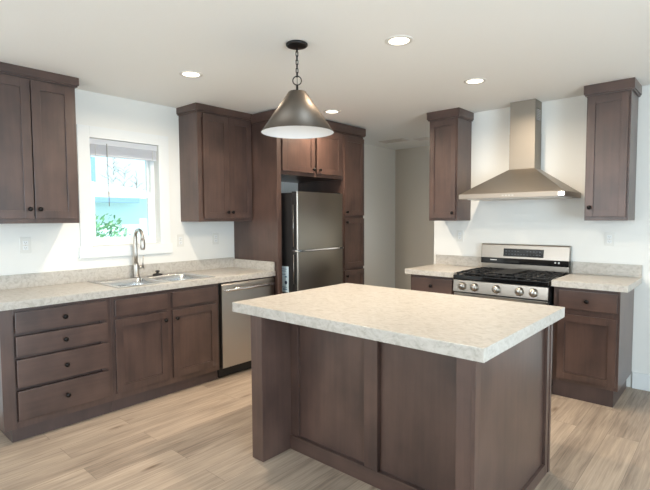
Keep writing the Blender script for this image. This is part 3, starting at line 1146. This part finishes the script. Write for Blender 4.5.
# ------------------------------------------------------------------ island
IX0, IX1, IY0, IY1 = 1.724, 3.304, -2.9465, -1.8316
t = thing('kitchen_island', (2.56, -2.46, 0), 'dark brown kitchen island base with recessed back panels and end wings', 'kitchen island')
PX0, PX1, PX2, PX3 = 1.893, 1.988, 3.188, 3.270
PF, PB = -2.943, -1.945
IT = 0.857
MB().box(PX0, PX1, PF, PB, 0, IT, 0.002).build('end_wing', 'wood_upright', t)
MB().box(PX2, PX3 - .016, PF + .0, PB, 0, IT, 0.002).build('end_wing', 'wood_upright', t)
MB().box(PX1 + .001, PX2 - .001, -2.694, -2.01, 0.09, IT, 0.001).build('body', 'wood_upright', t)
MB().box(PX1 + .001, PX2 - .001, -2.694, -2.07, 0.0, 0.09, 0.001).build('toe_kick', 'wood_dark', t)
b = MB()
b.box(PX1 + .001, PX1 + .062, -2.712, -2.695, 0.0885, IT, 0.0015)
b.box(PX2 - .062, PX2 - .001, -2.712, -2.695, 0.0885, IT, 0.0015)
b.box(PX1 + .062, PX2 - .062, -2.712, -2.695, IT - .06, IT, 0.0015)
b.build('back_frame', 'wood_upright', t)
MB().box(2.556, 2.642, -2.722, -2.695, 0.089, IT, 0.002).build('center_stile', 'wood_upright', t)
MB().box(PX1 + .001, PX2 - .001, -2.722, -2.695, 0.0, 0.088, 0.002).build('base_rail', 'wood_level', t)
# framed face of the right end
b = MB()
b.box(PX3 - .016, PX3, PF, PF + .050, 0, IT, 0.0015)
b.box(PX3 - .016, PX3, PB - .075, PB - .030, 0, IT, 0.0015)
b.box(PX3 - .016, PX3 + .004, PB - .028, PB, 0, IT, 0.0015)
b.box(PX3 - .016, PX3, PF + .050, PB - .075, 0, 0.062, 0.0015)
b.build('end_frame', 'wood_upright', t)
# doors on the range side
for k in range(3):
    u0 = PX1 + .02 + k * .402
    shaker(t, lambda u, d, z: (u, -2.010 + d, z), u0, u0 + .375, 0.13, 0.83, 0.0, axis=(0, 1, 0), kn=(u0 + .34, .77))
tag(MB().box(IX0, IX1, IY0, IY1, 0.858, 0.9155, 0.003).build('island_countertop', 'laminate', origin=(2.51, -2.38, 0.858)),
    'large pale stone-look laminate countertop of the kitchen island', 'countertop')

# ------------------------------------------------------------------ pendant
PXc, PYc = 2.003, -2.649
zc_ = ceil_z(PXc)
t = thing('pendant_light', (PXc, PYc, zc_), 'bronze cone pendant lamp with a white inside hanging on a chain over the island', 'pendant lamp')
MB().lathe([(0.0, 0.0), (0.060, 0.0), (0.065, .004), (0.065, .012), (0.060, .017), (0.050, .021), (0.020, .026), (0, .026)], (PXc, PYc, zc_ - .0005), (0, 0, -1), 40).build('ceiling_canopy', 'black_metal', t)
RB, RT, ZB, ZT = 0.221, 0.054, 1.941, 2.182
sh = MB().lathe([(RT - .006, ZT), (RT, ZT), (RT + .001, ZT - .002), (RB, ZB), (RB - .002, ZB), (RB - .002, ZB + .0005)], (PXc, PYc, 0), ZP, 72, cap=False).build('lamp_shade', 'shade_bronze', t)
MB().lathe([(RB - .0025, ZB + .0008), (RT + .0, ZT - .006), (0.0, ZT - .006)], (PXc, PYc, 0), ZP, 72, cap=False).build('shade_lining', 'shade_inner', sh)
MB().lathe([(0.0, ZT - .001), (RT - .004, ZT - .001), (RT - .005, ZT + .003), (0.016, ZT + .006), (0.010, ZT + .012), (0.007, ZT + .016), (0.007, ZT + .045), (0, ZT + .045)], (PXc, PYc, 0), ZP, 36).build('shade_cap', 'black_metal', sh)
MB().lathe([(0.0, ZT - .0075), (0.020, ZT - .0075), (0.020, ZT - .06), (0, ZT - .06)], (PXc, PYc, 0), ZP, 20).build('socket', 'black_metal', t)
MB().lathe([(0.013, ZT - .058), (0.016, ZT - .075), (0.028, ZT - .105), (0.030, ZT - .125), (0.020, ZT - .150), (0, ZT - .156)], (PXc, PYc, 0), ZP, 24).build('bulb', 'bulb_glass', t)
rg = 0.026
zr = ZT + .045 + rg - .002
fwd = Vector((cy_, sy_, 0))
MB().tube([Vector((PXc, PYc, zr)) + fwd * (rg * math.cos(a)) + Vector((0, 0, rg * math.sin(a))) for a in [2 * PI * k / 28 for k in range(28)]], 0.0035, 10, True).build('loop_ring', 'black_metal', t)
zl0, zl1 = zr + rg - .004, zc_ - .024
nl = 7
ll = (zl1 - zl0) / nl
for k in range(nl):
    zz = zl0 + ll * (k + .5)
    hh, ww = ll / 2 + .0035, 0.0075
    ang = YAW + (0.5 if k % 2 else 0.5 + PI / 2)
    dv = Vector((math.cos(ang), math.sin(ang), 0))
    pts = []
    for q in range(20):
        a = 2 * PI * q / 20
        pts.append(Vector((PXc, PYc, zz)) + dv * (ww * math.cos(a)) + Vector((0, 0, (hh - ww) * (1 if math.sin(a) > 0 else -1) + ww * math.sin(a))))
    MB().tube(pts, 0.0022, 8, True).build('chain_link', 'black_metal', t)
MB().tube([(PXc + .002, PYc, zc_ - .03), (PXc - .004, PYc + .003, (zl0 + zl1) / 2), (PXc, PYc, zr - rg)], 0.0018, 8).build('cord', 'black_metal', t)


# ------------------------------------------------------------------ downlights
def downlight(x, y, label, hidden=False):
    z = ceil_z(x)
    o_ = thing('recessed_downlight', (x, y, z), label, 'downlight', 'round recessed ceiling downlights')
    MB().lathe([(0.084, 0.0), (0.084, .003), (0.078, .006), (0.062, .005), (0.060, 0.0)], (x, y, z + .001), (0, 0, -1), 40, cap=False).build('trim_ring', 'trim_white', o_)
    MB().lathe([(0.0, 0.0), (0.0605, 0.0), (0.0605, .003), (0, .003)], (x, y, z + .0005), (0, 0, -1), 40).build('diffuser', 'lamp_disc', o_)
    l = bpy.data.lights.new('downlight_glow', 'AREA')
    l.shape = 'DISK'
    l.size = 0.11
    l.spread = math.radians(165)
    l.energy = DOWN_W
    l.color = DOWN_COL
    lo_ = bpy.data.objects.new('glow', l)
    lo_.location = (0, 0, -0.012)
    lo_.parent = o_
    COL.objects.link(lo_)


downlight(1.016, -2.741, 'recessed ceiling downlight nearest the kitchen window')
downlight(2.482, -2.275, 'recessed ceiling downlight just right of the pendant canopy, highest in the photo')
downlight(2.465, -1.177, 'recessed ceiling downlight in front of the range hood chimney')
downlight(0.985, -1.139, 'recessed ceiling downlight in front of the cabinet above the refrigerator')


# grilles standing in for the shadows on the passage ceiling
def shadow_grille(x0, x1, y0, y1, label):
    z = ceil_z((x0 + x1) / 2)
    o_ = thing('ceiling_shadow_grille', ((x0 + x1) / 2, (y0 + y1) / 2, z), label, 'shadow_grille')
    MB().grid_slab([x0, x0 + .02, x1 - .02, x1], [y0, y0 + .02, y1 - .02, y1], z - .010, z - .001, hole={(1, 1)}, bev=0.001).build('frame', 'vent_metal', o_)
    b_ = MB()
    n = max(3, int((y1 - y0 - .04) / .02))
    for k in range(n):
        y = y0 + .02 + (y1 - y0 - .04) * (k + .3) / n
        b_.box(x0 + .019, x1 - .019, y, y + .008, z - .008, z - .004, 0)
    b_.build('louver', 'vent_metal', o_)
    MB().box(x0 + .02, x1 - .02, y0 + .02, y1 - .02, z - .003, z - .0005, 0).build('backing', 'shadow_grille_slot', o_)


shadow_grille(0.28, 0.66, 0.66, 0.84, 'grey grille added for the larger shadow on the passage ceiling, beside the pantry')
shadow_grille(0.75, 0.95, 0.78, 0.94, 'small grey grille added for a shadow on the passage ceiling, close to the hood wall')

# ------------------------------------------------------------------ outdoors, seen through the kitchen window
GZ = -0.5
g = MB().box(-30, -0.4, -20, 20, GZ - .2, GZ, 0)
structure(g.build('ground', 'yard_grass'))
t = thing('neighbor_house', (-8, -1.5, GZ), 'pale neighbouring house with a low white hip roof, seen through the window', 'house')
MB().box(-10.2, -6.0, -5.7, 1.5, GZ, 1.879, 0).build('wall', 'siding', t)
MB().hexa([(-10.5, -6.0, 1.88), (-5.7, -6.0, 1.88), (-5.7, 1.8, 1.88), (-10.5, 1.8, 1.88)],
          [(-8.12, -3.6, 2.47), (-8.08, -3.6, 2.47), (-8.08, -.6, 2.47), (-8.12, -.6, 2.47)]).build('roof', 'roof_pale', t)
MB().box(-5.80, -5.68, -6.0, 0.27, 1.775, 1.879, 0.004).build('eave_shade_strip', 'shade_and_block_blue', t)  # coloured strip standing in for the shadow under the eave
MB().box(-13.0, -12.2, 0.7, 2.08, GZ, 3.50, 0).build('distant_block', 'shade_and_block_blue', t)  # a separate distant building, kept under the house


def bare_tree(x, y, h, seed, label):
    rnd = random.Random(seed)
    o_ = thing('bare_tree', (x, y, GZ), label, 'tree', 'bare trees behind the neighbouring house')
    trunk, branches = MB(), MB()
    top = Vector((x + rnd.uniform(-.1, .1), y + rnd.uniform(-.15, .15), h))
    trunk.tube([(x, y, GZ), (x, y, h * .4), top], [0.05, 0.035, 0.012], 8)
    for k in range(26):
        f_ = rnd.uniform(0.35, 0.95)
        p = Vector((x, y, GZ)).lerp(top, f_)
        a = rnd.uniform(0, 2 * PI)
        L = (1.15 - f_) * rnd.uniform(.7, 1.3)
        d = Vector((math.cos(a), math.sin(a), rnd.uniform(.5, 1.2))).normalized()
        q = p + d * L
        branches.tube([p, p.lerp(q, .5) + Vector((0, 0, .05)), q], [0.015, .010, .005], 6)
        for j in range(3):
            p2 = p.lerp(q, rnd.uniform(.4, .9))
            d2 = (d + Vector((rnd.uniform(-1, 1), rnd.uniform(-1, 1), rnd.uniform(0, .8)))).normalized()
            branches.tube([p2, p2 + d2 * L * .5], [0.008, .004], 5)
    trunk.build('trunk', 'bark', o_)
    branches.build('branches', 'bark', o_)


bare_tree(-13.4, 3.15, 3.9, 1, 'leftmost bare tree behind the neighbouring roof')
bare_tree(-15.2, 4.35, 4.0, 2, 'middle bare tree behind the neighbouring roof')
bare_tree(-16.5, 5.60, 3.7, 5, 'rightmost bare tree behind the neighbouring roof')

rnd = random.Random(7)
t = thing('leafy_shrub', (-2.5, -1.87, GZ), 'rounded green shrub outside the lower left of the window', 'shrub')
st = MB()
lf = MB()
for k in range(9):
    a = 2 * PI * k / 9
    st.tube([(-2.5, -1.87, GZ), (-2.5 + .2 * math.cos(a), -1.87 + .2 * math.sin(a), .5), (-2.5 + .35 * math.cos(a), -1.87 + .3 * math.sin(a), 1.2)], [.02, .014, .006], 6)
for k in range(900):
    th, ph = rnd.uniform(0, 2 * PI), math.acos(rnd.uniform(-1, 1))
    rr = rnd.uniform(.55, 1.0) ** .6
    p = Vector((-2.5 + .42 * rr * math.sin(ph) * math.cos(th), -1.87 + .38 * rr * math.sin(ph) * math.sin(th), 0.85 + .66 * rr * math.cos(ph)))
    n = Vector((rnd.gauss(0, 1), rnd.gauss(0, 1), rnd.gauss(0, 1))).normalized()
    x = n.orthogonal().normalized()
    y = n.cross(x)
    L = rnd.uniform(.03, .055)
    vs = [lf.bm.verts.new(p + x * (L * c) + y * (L * s_) + n * (L * z)) for (c, s_, z) in ((-1, 0, 0), (-.2, -.4, .1), (1, 0, -.15), (-.2, .4, .1))]
    lf.bm.faces.new(vs)
st.build('stems', 'bark', t)
fo = lf.build('foliage', ['leaf', 'leaf_pale'], t)
for i, p in enumerate(fo.data.polygons):
    p.material_index = (i * 7919) % 3 == 0
